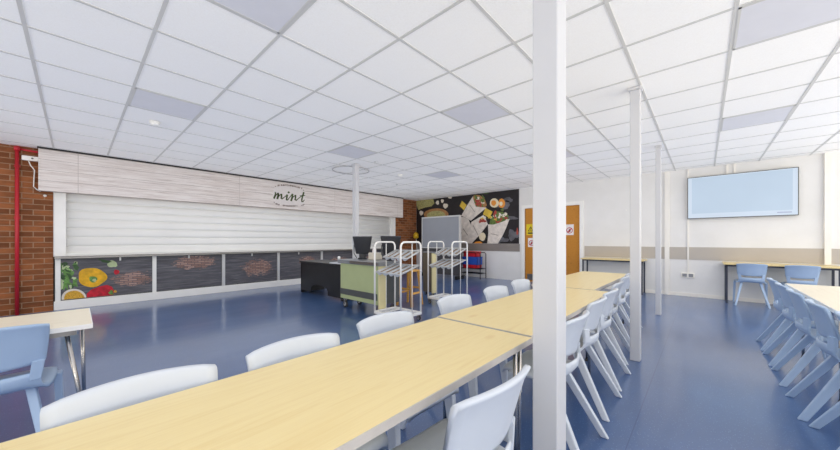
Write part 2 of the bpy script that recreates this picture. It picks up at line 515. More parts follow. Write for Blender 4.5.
# ------------------------------------------------------------------ pillars
def pillar(x0, x1, y0, y1, label):
    r = thing('pillar', label, 'pillar', ((x0 + x1) / 2, (y0 + y1) / 2, 0), 0, 'white pillars')
    w, h = (x1 - x0) / 2, (y1 - y0) / 2
    p = MB(); p.box(-w, w, -h, h, 0, CEIL - .03, bev=.006); p.build('shaft', PILLARM, r)
    c = MB(); c.box(-w * 1.25, w * 1.25, -h * 1.25, h * 1.25, CEIL - .03, CEIL - .004); c.build('ceiling_collar', PILLARM, r)
    return r
pillar(1.27, 1.376, .425, .527, 'thick white square pillar nearest the camera, standing at the edge of the long table')
pillar(3.58, 3.665, .448, .530, 'white square pillar in mid-room behind the right-hand row of chairs, second along the aisle')
pillar(6.03, 6.105, .492, .560, 'thin white pillar farthest along the aisle, before the wall with the screen')
pillar(3.57, 3.66, 4.90, 4.995, 'thin white pillar by the servery behind the green counter')

# ------------------------------------------------------------------ chairs
def make_chair(label, CHAIR):
    r = thing('school_chair', label, 'chair')
    # backrest: bowed tapering panel, arched top with a rolled lip
    def panel(prof, T, NU=12, arch=.010, bow=.040, bowb=.012):
        rows = []
        for a in range(NU + 1):
            u = -1 + 2 * a / NU
            fr, bk = [], []
            for (y, z, w, t) in prof:
                k = (z - prof[0][1]) / (prof[-1][1] - prof[0][1])
                zz = z - arch * k * u * u - .004 * k * u ** 12 + (bowb * (1 - k) * u * u)
                yy = y + bow * u * u
                fr.append((w * u, yy + T / 2 * t, zz)); bk.append((w * u, yy - T / 2 * t, zz))
            rows.append(fr + bk[::-1])
        return rows
    prof = [(-.148, .522, .170, .8), (-.151, .538, .174, 1), (-.161, .582, .179, 1), (-.175, .640, .184, 1), (-.190, .700, .188, 1.05),
            (-.201, .728, .189, 1.5), (-.206, .738, .189, 1.4), (-.207, .744, .188, .8)]
    p = MB().loft(panel(prof, .017)); p.build('backrest', CHAIR, r, smooth=True)
    # two posts carrying the back across the open slot
    for s in (-1, 1):
        q = MB(); q.hexa([(s * .120, -.150, .452), (s * .158, -.132, .452), (s * .158, -.112, .452), (s * .120, -.128, .452)],
                         [(s * .130, -.150, .548), (s * .172, -.130, .548), (s * .172, -.110, .548), (s * .130, -.128, .548)], bev=.004)
        q.build('back_post', CHAIR, r)
    # seat: dished pan rising into a bowl under the slot
    sp = [(-.157, .492, .164), (-.159, .474, .161), (-.157, .450, .157), (-.140, .428, .162), (-.105, .420, .180), (-.04, .416, .190), (.04, .420, .194),
          (.11, .428, .194), (.155, .428, .190), (.180, .418, .184), (.188, .400, .180)]
    rows = []; NU = 12
    for (y, z, w) in sp:
        top, bot = [], []
        back = max(0, min(1, (-.10 - y) / .06))
        for a in range(NU + 1):
            u = -1 + 2 * a / NU
            e = abs(u) ** 6
            zz = z + .010 * u * u * (1 - back) - .018 * e * (1 - back)
            yy = y + back * .045 * u * u
            top.append((w * u, yy, zz)); bot.append((w * u, yy - .010 * back, zz - .016 * (1 - back) - .004))
        rows.append(top + bot[::-1])
    MB().loft(rows).build('seat', CHAIR, r, smooth=True)
    # legs: tapered, rear ones raked far back
    for s in (-1, 1):
        def rect(cx, cy, wx, wy, z): return [(cx - wx, cy - wy, z), (cx + wx, cy - wy, z), (cx + wx, cy + wy, z), (cx - wx, cy + wy, z)]
        l = MB(); l.hexa(rect(s * .205, -.262, .013, .021, 0), rect(s * .115, -.040, .018, .028, .404), bev=.006); l.build('leg', CHAIR, r)
        l = MB(); l.hexa(rect(s * .208, .150, .013, .016, 0), rect(s * .196, .105, .016, .034, .405), bev=.006); l.build('leg', CHAIR, r)
    return r

protos = {}
def chair(x, y, deg, label, group, mat=None):
    """deg: 0 = sitter faces +Y"""
    mat = mat or CHAIR
    if mat.name not in protos:
        c = protos[mat.name] = make_chair(label, mat); c.location = (x, y, 0); c.rotation_euler = (0, 0, math.radians(deg))
        if group: c['group'] = group
        return c
    return dup(protos[mat.name], (x, y, 0), math.radians(deg), label, group)

GL = 'chairs along the servery side of the long table'
chair(.13, 1.055, 180, 'pale blue chair on the servery side of the long table, nearest the camera', GL)
chair(.605, 1.06, 180, 'pale blue chair on the servery side of the long table, second from the camera', GL)
chair(1.135, 1.115, 179, 'pale blue chair at the long table in front of the left cutlery rack', GL)
chair(1.86, 1.185, 180, 'pale blue chair at the table joint, in front of the right cutlery rack', GL)
chair(2.47, 1.185, 180, 'pale blue chair on the servery side, second one left of the thick pillar', GL)
chair(3.07, 1.23, 180, 'pale blue chair on the servery side just left of the thick pillar', GL)
GR = 'chairs along the aisle side of the long table'
chair(.85, .620, -4, 'pale blue chair in the foreground left of the thick pillar, seat showing', GR)
chair(1.87, .690, 0, 'pale blue chair on the aisle side directly right of the thick pillar', GR)
chair(2.48, .725, 0, 'pale blue chair on the aisle side, second one right of the thick pillar', GR)
chair(3.00, .745, 0, 'pale blue chair on the aisle side, third one right of the thick pillar', GR)
chair(3.62, .805, 2, 'pale blue chair on the aisle side just behind the mid-room pillar', GR)
chair(4.25, .84, 0, 'pale blue chair on the aisle side near the far end of the long table', GR)
chair(4.80, .88, 0, 'pale blue chair at the very far aisle end of the long table', GR)
GW = 'chairs in the right-hand row'
chair(5.02, -.715, 180, 'shade-tinted blue chair farthest back in the row at the right-hand table', GW, CHAIR_SHADE)
chair(4.48, -.715, 180, 'shade-tinted blue chair second from the far end of the right-hand row', GW, CHAIR_SHADE)
chair(3.96, -.72, 180, 'shade-tinted blue chair in the middle of the right-hand row', GW, CHAIR_SHADE)
chair(3.33, -.725, 180, 'shade-tinted blue chair fourth from the far end of the right-hand row', GW, CHAIR_SHADE)
chair(2.845, -.76, 180, 'shade-tinted blue chair nearest the camera in the right-hand row, only raked legs showing', GW, CHAIR_SHADE)
GF = 'chairs at the wall desk under the screen'
chair(8.13, -.615, -90, 'shade-tinted blue chair at the wall desk below the middle of the screen, its legs in view', GF, CHAIR_SHADE)
chair(8.13, -1.185, -90, 'shade-tinted blue chair at the wall desk below the right end of the screen', GF, CHAIR_SHADE)
c = chair(-.268, 2.622, -3, 'shade-tinted blue chair with an open back slot in front of the left cream table', None, CHAIR_SHADE)
if 'group' in c: del c['group']

# ------------------------------------------------------------------ tables
def table(name, x0, x1, y0, y1, z, top, edge, label, group=None, splay=.02, front=(.035, .02), back=(.035, .02), side=.075, ext=(0, 0)):
    cx, cy = (x0 + x1) / 2, (y0 + y1) / 2
    r = thing(name, label, 'table', (cx, cy, 0), 0, group)
    w, h = (x1 - x0) / 2, (y1 - y0) / 2
    t = MB(); t.box(-w + .004, w - .004, -h + .004, h - .004, z - .024, z); t.build('tabletop', top, r)
    e = MB()
    for s in ((-w, w, -h, -h + .004), (-w, w, h - .004, h), (-w, -w + .004, -h + .004, h - .004), (w - .004, w, -h + .004, h - .004)):
        e.box(*s, z - .026, z - .0008)
    eo = e.build('edge_band', edge, r); eo['label'] = 'pale grey edge strip'
    f = MB()
    for yy in (-h + .05, h - .05): f.box(-w + .06, w - .06, yy - .010, yy + .010, z - .058, z - .024)
    for xx in (-w + .07, w - .07): f.box(xx - .010, xx + .010, -h + .05, h - .05, z - .058, z - .024)
    f.build('frame', STEEL, r)
    for sx in (-1, 1):
        for sy in (-1, 1):
            ins, sp = front if sy < 0 else back
            ins = ins + ext[(sx + 1) // 2]
            xt, xf, yy = sx * (w - ins), sx * (w - ins + sp), sy * (h - side)
            l = MB(); l.tube([(xt, yy, z - .026), (xf, yy, .012)], .010, 12)
            lg = l.build('leg', CHROME, r)
            k = MB(); k.lathe([(.014, 0), (.015, .006), (.013, .022)], (xf, yy, 0))
            k.build('rubber_foot', TYRE, lg)
    return r
GT = 'end-to-end dining tables of the long row'
TZ = .69
table('dining_table', -.36, 1.455, .60, 1.185, TZ, WOOD, EDGE, 'pale wood folding table in the close foreground, nearest of the long row', GT)
table('dining_table', 1.475, 3.215, .615, 1.20, TZ, WOOD, EDGE, 'pale wood table in the middle of the long row, crossed by the thick pillar', GT, ext=(0, .40))
table('dining_table', 3.235, 5.10, .755, 1.35, TZ, WOOD, EDGE, 'pale wood table at the far end of the long row, before the oak door', GT, ext=(.03, 0))
table('dining_table', -1.75, .065, 2.51, 3.10, TZ, WOODC, EDGEW, 'cream topped table at the left edge of the photo by the brick wall', None, front=(.10, .09), back=(.036, .012), side=.05)
table('dining_table', 3.30, 5.12, -1.26, -.64, TZ, WOODC, EDGEW, 'cream topped table at the right edge of the photo with a row of blue chairs', ext=(.31, .33))
table('dining_table', 1.46, 3.28, -1.26, -.64, TZ, WOODC, EDGEW, 'cream topped table nearer the camera at the right, only its edge in view', ext=(0, .16))

def wall_desk(y0, y1, label):
    z = .735; x0 = 8.0; x1 = XF - .015
    r = thing('wall_desk', label, 'desk', ((x0 + x1) / 2, (y0 + y1) / 2, 0), 0, 'narrow desks along the far wall')
    w, h = (x1 - x0) / 2, (y1 - y0) / 2
    t = MB(); t.box(-w, w, -h, h, z - .028, z, bev=.002); t.build('desktop', WOOD, r)
    f = MB(); f.box(-w + .03, -w + .055, -h + .03, h - .03, z - .06, z - .028); f.box(w - .055, w - .03, -h + .03, h - .03, z - .06, z - .028)
    for yy in (-h + .03, h - .055): f.box(-w + .03, w - .03, yy, yy + .025, z - .06, z - .028)
    f.build('frame', NAVY, r)
    for sx in (-1, 1):
        for sy in (-1, 1):
            l = MB(); xx, yy = sx * (w - .045), sy * (h - .045); l.box(xx - .014, xx + .014, yy - .014, yy + .014, 0, z - .028); l.build('leg', NAVY, r)
wall_desk(.93, 2.16, 'narrow wood desk with dark legs against the far wall beside the oak door')
wall_desk(-1.62, -.26, 'narrow wood desk with dark legs against the far wall below the screen')

# ------------------------------------------------------------------ servery
r = thing('sign_board', 'long whitewashed plank board with a green mint sign above the shutter', 'sign', (3.6, 7.75, 1.93))
def rel(p): return (p[0] - 3.6, p[1] - 1.93)
b = MB(); b.box(-3.97, 3.98, -.05, .05, 0, CEIL - .022 - 1.93); b.build('board', FASCIA, r)
# lettering, drawn on the board's face (local y = -.05)
INK = plain('green_ink', (78, 92, 44), .6, var=.25, scale=30); INK2 = plain('grey_ink', (136, 120, 112), .6, var=.1); HALO = plain('white_ink', (226, 219, 215), .6, var=.04, scale=20)
ZS = 13.24
def sg(u, v): return rel(px_on_y(265 + u / ZS, 178 + v / ZS, 7.70))
def stroke(mb, pts, w0, w1=None, off=-.052):
    """brush stroke as a short ribbon of prisms of varying width"""
    P = [Vector(sg(*p)) for p in pts]; n = len(P)
    for i in range(n - 1):
        a, c = P[i], P[i + 1]; dvec = (c - a)
        if dvec.length < 1e-6: continue
        nn = Vector((-dvec.y, dvec.x)).normalized()
        def wd(k): 
            t = k / (n - 1); return (w0 + ((w1 if w1 is not None else w0) - w0) * t) / 2
        wa, wb = wd(i), wd(i + 1); ex = dvec.normalized() * wa * .6
        mb.prism([tuple(a - ex + nn * wa), tuple(c + ex + nn * wb), tuple(c + ex - nn * wb), tuple(a - ex - nn * wa)], 'y', off, .002)
b = MB()
M, T = .046, .020
for pts, w0, w1 in [
    ([(132, 188), (140, 196), (136, 225), (120, 268)], T, M), ([(124, 262), (150, 222), (172, 205)], T, T), ([(172, 203), (176, 225), (164, 272)], M, M),
    ([(168, 262), (192, 230), (216, 218)], T, T), ([(216, 216), (218, 240), (214, 268), (228, 276), (246, 262)], M, T),
    ([(246, 262), (282, 232)], T, T), ([(294, 226), (288, 262), (284, 288), (300, 290), (322, 262)], M, T), ([(311, 188), (316, 194)], M * 1.1, M),
    ([(322, 262), (352, 222)], T, T), ([(364, 216), (358, 262), (346, 298)], M, M), ([(350, 286), (378, 246), (402, 232)], T, T), ([(402, 230), (404, 254), (398, 286), (414, 296), (440, 272)], M, T),
    ([(440, 272), (484, 240)], T, T), ([(512, 192), (500, 236), (486, 288), (488, 312), (504, 312), (520, 292)], M, T), ([(462, 236), (528, 232)], T, T)]:
    stroke(b, pts, w0, w1)
lo = b.build('lettering', INK, r); lo['label'] = 'green handwritten word mint'
b = MB()
b.prism([sg(*p) for p in [(118, 130), (180, 105), (300, 108), (430, 128), (515, 165), (530, 240), (525, 330), (470, 362), (380, 375), (250, 365), (130, 330), (100, 230)]], 'y', -.0508, .0006)
b.build('sign_ground', HALO, r)
b = MB()
random.seed(3)
def arc_text(a, m, c, n, hgt):
    for k in range(n):
        t = (k + .5) / n
        u = (1 - t) ** 2 * a[0] + 2 * t * (1 - t) * m[0] + t * t * c[0]; v = (1 - t) ** 2 * a[1] + 2 * t * (1 - t) * m[1] + t * t * c[1]
        if random.random() < .13: continue
        stroke(b, [(u - 4, v - hgt / 2), (u - 3, v + hgt / 2)], .011)
        stroke(b, [(u - 3, v + random.choice((-1, 0, 1)) * hgt / 2.4), (u + 5, v + random.choice((-1, 0, 1)) * hgt / 2.4)], .010)
        if random.random() < .5: stroke(b, [(u + 5, v - hgt / 2), (u + 5, v + hgt / 2)], .010)
arc_text((165, 100), (320, 78), (492, 140), 22, 18)
arc_text((128, 335), (270, 392), (512, 358), 24, 18)
for p in ((138, 112), (508, 162), (122, 322), (516, 350)): stroke(b, [(p[0] - 3, p[1]), (p[0] + 3, p[1])], .02)
b.build('small_print', INK2, r)
b = MB(); b.box(-3.99, -3.97, -.055, .055, 0, CEIL - .022 - 1.93); b.box(3.98, 4.0, -.055, .055, 0, CEIL - .022 - 1.93); islands(b, 'end_cap', FASCIA, r)

# roller shutter
r = thing('roller_shutter', 'closed white slatted roller shutter across the serving hatch', 'shutter', (3.6, 7.93, .90))
b = MB(); x0, x1 = -.11 - 3.6, 7.22 - 3.6
N = 7; H = 1.06 / N
for k in range(N):
    z = k * H; pr = []
    for q in range(7):
        a = q / 6; pr.append((-.016 * max(0, math.sin(PI * a)) ** .35 + .008, z + .006 + (H - .008) * a))
    rows = [[(xx, y, zz) for (y, zz) in pr] + [(xx, .03, z + H - .002), (xx, .03, z + .006)] for xx in (x0, x1)]
    b.loft(rows)
b.box(x0, x1, .015, .03, 0, 1.06)
so = b.build('curtain', SHUT, r)
b = MB()
for (xa, xb) in ((-.245 - 3.6, -.105 - 3.6), (7.215 - 3.6, 7.42 - 3.6)): b.box(xa, xb, -.05, .03, -.018, 1.06, bev=.004)
islands(b, 'guide_rail', WHITEM, r)
b = MB(); b.box(x0, x1, -.035, .025, -.018, .03, bev=.004); bo = b.build('bottom_bar', SHUT, r)

# serving counter below
r = thing('serving_counter', 'low serving counter under the shutter with dark plank panels and a vegetable print', 'counter', (3.6, 7.93, 0))
b = MB(); b.box(-3.83, 3.82, -.13, .02, .845, .88, bev=.004); b.build('ledge', STEEL, r)
b = MB(); b.box(-3.84, 3.82, -.055, .02, 0, .145, bev=.004); b.build('plinth', WHITEM, r)
b = MB(); b.box(-3.84, 3.82, -.015, .03, .145, .845); b.build('carcass', DGREY, r)
divs = [-.195, 1.03, 2.21, 3.42, 4.62, 5.82, 7.2]
for xd in divs:
    b = MB(); b.box(xd - .03 - 3.6, xd + .03 - 3.6, -.045, .0, .145, .845, bev=.003); b.build('divider', WHITEM if xd < 1.5 else ALU, r)
PZ = 7.93 - .022
pats = {0: [(.73, .43, .22, .11)], 1: [(1.70, .68, .28, .12)], 2: [(2.95, .50, .26, .16)], 3: [(4.2, .6, .2, .12)], 4: [(5.2, .5, .25, .14)], 5: [(6.5, .6, .25, .14)]}
VEG = [plain('print_leaf', (96, 140, 66), .4, var=.5, scale=22), plain('print_yellow', (226, 172, 26), .4, var=.2, scale=14), plain('print_red', (190, 22, 44), .4, var=.35, scale=14),
       plain('print_bowl', (226, 218, 206), .4), plain('print_corn', (208, 160, 50), .4, var=.45, scale=70), plain('print_pale_green', (182, 196, 150), .4, var=.2), plain('print_dark_leaf', (52, 84, 44), .4, var=.3)]
def blob(cx, cy, rx, ry, n=22, wob=.08, rot=0):
    out = []
    for k in range(n):
        a = 2 * PI * k / n; w = 1 + wob * math.sin(3 * a + cx) + wob * .6 * math.sin(5 * a + cy)
        x, y = rx * w * math.cos(a), ry * w * math.sin(a)
        out.append((cx + x * math.cos(rot) - y * math.sin(rot), cy + x * math.sin(rot) + y * math.cos(rot)))
    return out
for k in range(6):
    xa, xb = divs[k] + .032 - 3.6, divs[k + 1] - .032 - 3.6
    b = MB(); b.box(xa, xb, -.022, -.012, .16, .828)
    mats = [m_slate_print([(p[0] - 3.6, p[1], p[2], p[3]) for p in pats[k]])]
    if k == 0:
        mats += VEG
        def vg(u, v):
            X, Z = px_on_y(40 + u / 6.43, 240 + v / 6.43, PZ); return (X - 3.6, Z)
        def lay(pts, mi, lvl):
            q = [vg(*p) for p in pts]; q = [(max(xa, x), min(.826, max(.162, z))) for x, z in q]
            b.prism(q, 'y', -.022 - .0008 * lvl, .0008, mi)
        random.seed(11)
        for t in range(60):
            lay(blob(random.uniform(108, 232), random.uniform(150, 308), random.uniform(9, 26), random.uniform(7, 18), 9, .2, random.uniform(0, 3)), random.choice((1, 1, 6, 7, 1)), 1 + .03 * t)
        lay(blob(335, 240, 92, 62, 30, .05), 2, 3.2); lay(blob(342, 252, 26, 20, 14, .1), 1, 3.4); lay(blob(350, 258, 13, 10, 12, .1), 6, 3.6)
        lay([(300, 345), (330, 318), (380, 300), (430, 288), (462, 300), (478, 330), (470, 362), (420, 378), (340, 386), (302, 380)], 3, 2.6)
        lay(blob(458, 338, 15, 16, 12, .2), 1, 3.0)
        lay(blob(218, 372, 80, 58, 28, 0), 4, 3.8); lay(blob(220, 372, 66, 46, 26, .02), 5, 4.0)
        lay(blob(465, 155, 32, 22, 14, .12), 6, 2.4); lay(blob(418, 136, 40, 9, 14, .2, .2), 7, 2.5); lay(blob(492, 206, 18, 16, 14, .1), 3, 2.6); lay(blob(484, 330, 10, 9, 10, .1), 5, 3.1)
    b.build('printed_panel', mats, r)
for xx in (1.58, 2.8, 3.95, .55):
    b = MB(); b.box(xx - .012 - 3.6, xx + .012 - 3.6, -.04, -.02, .78, .845); b.build('catch', ALU, r)

# red pipe and white box on the brick
r = thing('red_pipe', 'red vertical pipe with an elbow branch on the brick wall at left', 'pipe', (-.605, 7.84, 0))
b = MB(); b.tube([(0, 0, 0), (0, 0, CEIL - .01)], .022, 12); b.build('riser', RED, r)
b = MB(); b.tube([(0, 0, 2.565), (.20, .0, 2.55), (.225, .0, 2.55)], .016, 10); b.lathe([(.034, -.03), (.034, .03)], (0, 0, 2.565), 'x', 14); b.build('branch', RED, r)
b = MB()
for z in (.7, 1.5, 2.3): b.box(-.03, .03, .008, .03, z - .015, z + .015)
islands(b, 'clip', RED, r)
r = thing('emergency_light', 'small white box with a dangling lead on the brick wall beside the red pipe', 'light', (-.475, 7.87, 2.42))
b = MB(); b.box(-.085, .085, -.06, 0, -.02, .05, bev=.006); b.build('housing', WHITEM, r)
b = MB(); b.tube([(-.02, -.03, -.02), (.0, -.03, -.09), (.04, -.025, -.16), (.03, -.02, -.42), (.06, -.015, -.46), (.1, -.01, -.49)], .007, 8); b.build('lead', WHITEM, r)
b = MB(); b.lathe([(.012, 0), (.012, -.006)], (.02, -.062, .015), 'y', 10); b.build('indicator', DGREY, r)
for (y, z, lab) in ((7.87, 1.87, 'small white wall fixing on the brick beside the shutter, just under the sign board'),):
    b = MB(); b.lathe([(.0, -.02), (.018, -.018), (.02, 0)], (-.33, YL, z), 'y', 12)
    tag(b.build('wall_fixing', WHITEM), lab, 'fixing')

# ------------------------------------------------------------------ ceiling fittings
def detector(x, y, rad, label):
    r = thing('smoke_detector', label, 'smoke detector', (x, y, CEIL - .004), 0, 'ceiling smoke detectors')
    b = MB(); b.lathe([(rad, 0), (rad, -.018)], (0, 0, 0), 'z', 24); b.build('base', WHITEM, r)
    b = MB(); b.lathe([(rad * .85, -.018), (rad * .8, -.034), (rad * .45, -.046), (.004, -.048)], (0, 0, 0), 'z', 24); b.build('head', WHITEM, r)
detector(.66, 5.01, .055, 'round white smoke detector before the sign board, beside the leftmost grey light panel')
detector(4.85, 5.0, .055, 'round white smoke detector right of the thin servery pillar')
for (x, y, lab) in ((5.61, 5.91, 'tiny ceiling sensor beyond the smoke detector over the cutlery racks'), (3.75, 4.52, 'tiny white ceiling sensor beside the grey light panel at the servery pillar')):
    b = MB(); b.lathe([(.03, 0), (.026, -.02), (.01, -.03)], (0, 0, 0), 'z', 14); o = b.build('ceiling_sensor', ALU); o.location = (x, y, CEIL - .004); tag(o, lab, 'sensor')
b = MB(); b.tube([(.37 * math.cos(a), .37 * math.sin(a), 0) for a in [2 * PI * k / 48 for k in range(48)]], .010, 8, closed=True)
o = b.build('ceiling_ring', plain('grey_ring', (186, 184, 184), .5)); o.location = (3.84, 5.42, CEIL - .015)
tag(o, 'thin grey ring fixed to the ceiling behind the servery pillar', 'ceiling ring')

# ------------------------------------------------------------------ mural and wall things
r = MB(); A0, A1 = 3.89, YL - .015
r.box(XF - .012, XF, A0, A1, 1.055, CEIL - .005)
pal = [m_slate_print([]), plain('mural_paper', (226, 216, 206), .5, var=.16, scale=9), plain('mural_green', (96, 118, 58), .5, var=.5, scale=25), plain('mural_lemon', (222, 188, 70), .5, var=.15),
       plain('mural_egg_white', (236, 222, 190), .5, var=.08), plain('mural_yolk', (230, 150, 60), .5, var=.12), plain('mural_bread', (170, 124, 78), .5, var=.3, scale=20), plain('mural_black', (36, 32, 34), .5, var=.2),
       plain('mural_pasta', (172, 168, 112), .5, var=.4, scale=30), plain('mural_garlic', (232, 222, 206), .5, var=.06), plain('mural_red', (170, 70, 58), .5, var=.3, scale=25), plain('mural_smear', (96, 95, 100), .5, var=.35, scale=5),
       plain('mural_shade', (160, 146, 134), .5, var=.1)]
def ml(pts, mi, lvl):
    q = [px_on_x(400 + u / 6, 185 + v / 6, XF - .012) for (u, v) in pts]
    q = [(min(A1, max(A0, y)), min(CEIL - .006, max(1.056, z))) for (y, z) in q]
    r.prism(q, 'x', XF - .012 - .0012 * lvl, .0012, mi)
ml([(95, 100), (715, 15), (715, 355), (95, 355)], 7, .4)
for p in [(620, 120, 45, 22), (660, 200, 45, 12), (680, 300, 34, 30), (640, 90, 40, 14), (610, 330, 40, 16)]: ml(blob(*p, 16, .25, -.1), 11, .7)
ml([(97, 92), (140, 85), (200, 84), (206, 110), (190, 128), (150, 135), (110, 150), (97, 120)], 8, 1)
ml(blob(280, 100, 72, 44, 22, .05), 7, 1); ml(blob(218, 178, 74, 38, 22, .02), 6, 1.2); ml(blob(218, 182, 56, 28, 22, .02), 8, 1.4)
for p in [(225, 106, 10, 13), (254, 96, 9, 11), (273, 125, 15, 15), (300, 74, 12, 8), (128, 168, 12, 14)]: ml(blob(*p, 12, .1), 9, 1.5)
random.seed(5)
ml([(440, 66), (452, 58), (480, 62), (508, 84), (521, 120), (510, 140), (470, 150), (430, 110)], 6, 1.2)
for k in range(22): ml(blob(random.uniform(446, 508), random.uniform(70, 128), random.uniform(6, 15), random.uniform(5, 11), 9, .2, random.random() * 3), random.choice((2, 2, 9, 10, 2)), 1.5 + .02 * k)
ml([(437, 68), (441, 90), (455, 130), (520, 136), (480, 168), (426, 214), (368, 184), (398, 130)], 1, 2.2)
ml([(346, 192), (380, 192), (412, 208), (424, 236), (420, 300), (430, 356), (346, 356)], 1, 1.2)
for q in ([(352, 230), (372, 290), (369, 292), (349, 232)], [(380, 260), (408, 300), (405, 303), (377, 262)], [(440, 240), (470, 300), (467, 303), (437, 243)], [(420, 120), (450, 160), (448, 163), (417, 122)], [(545, 290), (590, 300), (590, 304), (545, 294)]): ml(q, 12, 2.8)
ml([(428, 222), (500, 180), (512, 196), (527, 236), (486, 290), (448, 332), (432, 356), (400, 356), (416, 290)], 1, 1.8)
for k in range(8): ml(blob(random.uniform(478, 512), random.uniform(190, 230), 8, 7, 9, .2), random.choice((2, 9, 10, 3)), 2.2 + .02 * k)
ml([(372, 95), (400, 120), (384, 152), (358, 126)], 3, 1.6); ml([(513, 138), (556, 160), (538, 198), (498, 176)], 3, 2.4); ml([(530, 186), (552, 186), (548, 200), (528, 200)], 3, 2.5)
ml(blob(566, 108, 27, 28, 20, .02), 4, 1.5); ml(blob(562, 108, 15, 17, 16, .04), 5, 1.8); ml(blob(610, 110, 21, 28, 20, .02), 5, 1.3); ml(blob(606, 112, 10, 13, 14, .02), 4, 1.6)
ml([(534, 240), (548, 190), (580, 158), (620, 162), (656, 206), (610, 250)], 2, 1.4)
for k in range(34): ml(blob(random.uniform(540, 644), random.uniform(166, 226), random.uniform(7, 15), random.uniform(6, 11), 9, .2, random.random() * 3), random.choice((2, 2, 9, 10, 3, 2)), 1.6 + .02 * k)
ml([(528, 236), (560, 238), (610, 222), (657, 204), (640, 250), (618, 300), (588, 356), (524, 356), (530, 290)], 1, 2.6)
ml(blob(494, 310, 20, 25, 18, .05), 4, 1.5); ml(blob(470, 352, 26, 14, 16, .05), 5, 1.5); ml(blob(516, 46, 14, 7, 10, .2), 2, 1.2); ml(blob(704, 280, 6, 22, 10, .2), 10, 1.2); ml(blob(614, 148, 9, 9, 10, .2), 2, 1.3)
mu = r.build('wall_mural', pal); tag(mu, 'dark printed food mural with wraps, egg halves and lemon on the far wall', 'mural')

# screen
TY0_, TY1_, TZ0, TZ1 = -1.21, .255, 1.585, 2.42
r = thing('wall_screen', 'large flat screen glowing pale blue on the far wall', 'screen', (XF - .06, (TY0_ + TY1_) / 2, TZ0))
w = (TY1_ - TY0_) / 2; h = TZ1 - TZ0
b = MB(); b.box(-.02, .03, -w, w, 0, h, bev=.004); b.build('casing', DGREY, r)
b = MB(); b.box(-.0225, -.019, -w + .012, w - .012, .012, h - .012); b.build('display', SCREEN2, r)
b = MB(); b.box(-.0235, -.0225, -w + .07, w - .07, .10, h - .025); b.build('picture', SCREEN, r)
b = MB(); b.box(-.024, -.0234, -w + .08, -w + .25, .05, .07); b.build('caption_strip', plain('grey_caption', (170, 180, 205), .4), r)
b = MB(); b.box(.03, .06, -.25, .25, .2, .6); b.build('bracket', DGREY, r)

r = thing('double_socket', 'grey double power socket low on the far wall under the thin conduit', 'socket', (XF, .25, .43))
b = MB(); b.box(-.03, 0, -.105, .105, -.05, .05, bev=.006); b.build('back_box', TRUNK, r)
b = MB()
for s in (-1, 1): b.box(-.036, -.029, s * .05 - .035, s * .05 + .035, -.03, .035)
islands(b, 'socket_outlet', GREY, r)
b = MB(); b.lathe([(.014, -.02), (.016, 0)], (XF, 1.32, 1.84), 'x', 12); tag(b.build('wall_sensor', WHITEM), 'tiny white round sensor high on the far wall right of the door', 'sensor')

# signs on the door leaves
SX = XF + .011
SIGNW = plain('sign_white', (238, 232, 230), .5, var=.02); SIGNY = plain('sign_yellow', (226, 200, 40), .5, var=.04); SIGNR = plain('sign_red', (190, 60, 70), .5); SIGNK = plain('sign_black', (40, 34, 40), .5)
def ring2(b, cy, cz, r0, r1, off, mi):
    n = 20
    for k in range(n):
        a, c = 2 * PI * k / n, 2 * PI * (k + 1) / n
        b.prism([(cy + r0 * math.cos(a), cz + r0 * math.sin(a)), (cy + r1 * math.cos(a), cz + r1 * math.sin(a)), (cy + r1 * math.cos(c), cz + r1 * math.sin(c)), (cy + r0 * math.cos(c), cz + r0 * math.sin(c))], 'x', off, -.0006, mi)
def prohibition(cy, cz, w, h, label):
    r = thing('prohibition_sign', label, 'sign', (SX, cy, cz), 0, 'white prohibition signs on the oak door')
    b = MB(); b.box(-.002, 0, -w, w, -h, h); b.build('plate', SIGNW, r)
    b = MB(); R = w * .78; cz0 = -h * .12
    b.prism([(-R * .25, cz0 - R * .5), (R * .22, cz0 - R * .5), (R * .3, cz0 + .1 * R), (0, cz0 + R * .55), (-R * .35, cz0 + .1 * R)], 'x', -.002, -.0004, 1)
    ring2(b, 0, cz0, R * .76, R, -.0021, 0)
    d = R * .12; s = .7
    b.prism([(-R * s - d, cz0 + R * s - d), (-R * s + d, cz0 + R * s + d), (R * s + d, cz0 - R * s + d), (R * s - d, cz0 - R * s - d)], 'x', -.0026, -.0005, 0)
    so = b.build('symbol', [SIGNR, SIGNK], r)
prohibition(3.535, 1.09, .10, .125, 'white square prohibition sign under the yellow sign on the left door leaf')
prohibition(2.545, 1.42, .10, .135, 'white square prohibition sign on the right door leaf, seen right of the thick pillar')
r = thing('warning_sign', 'yellow warning sign with a black triangle on the left door leaf', 'sign', (SX, 3.56, 1.45))
b = MB(); b.box(-.002, 0, -.12, .12, -.15, .15); b.build('plate', SIGNY, r)
b = MB(); P = [(-.08, -.05), (.08, -.05), (0, .09)]; Q = [(-.052, -.034), (.052, -.034), (0, .058)]
for k in range(3):
    j = (k + 1) % 3; b.prism([P[k], P[j], Q[j], Q[k]], 'x', -.002, -.0006)
b.box(-.0027, -.002, -.008, .008, .0, .035); b.box(-.0027, -.002, -.008, .008, -.022, -.008); b.box(-.0027, -.002, -.08, .08, -.12, -.08)
b.build('symbol', SIGNK, r)

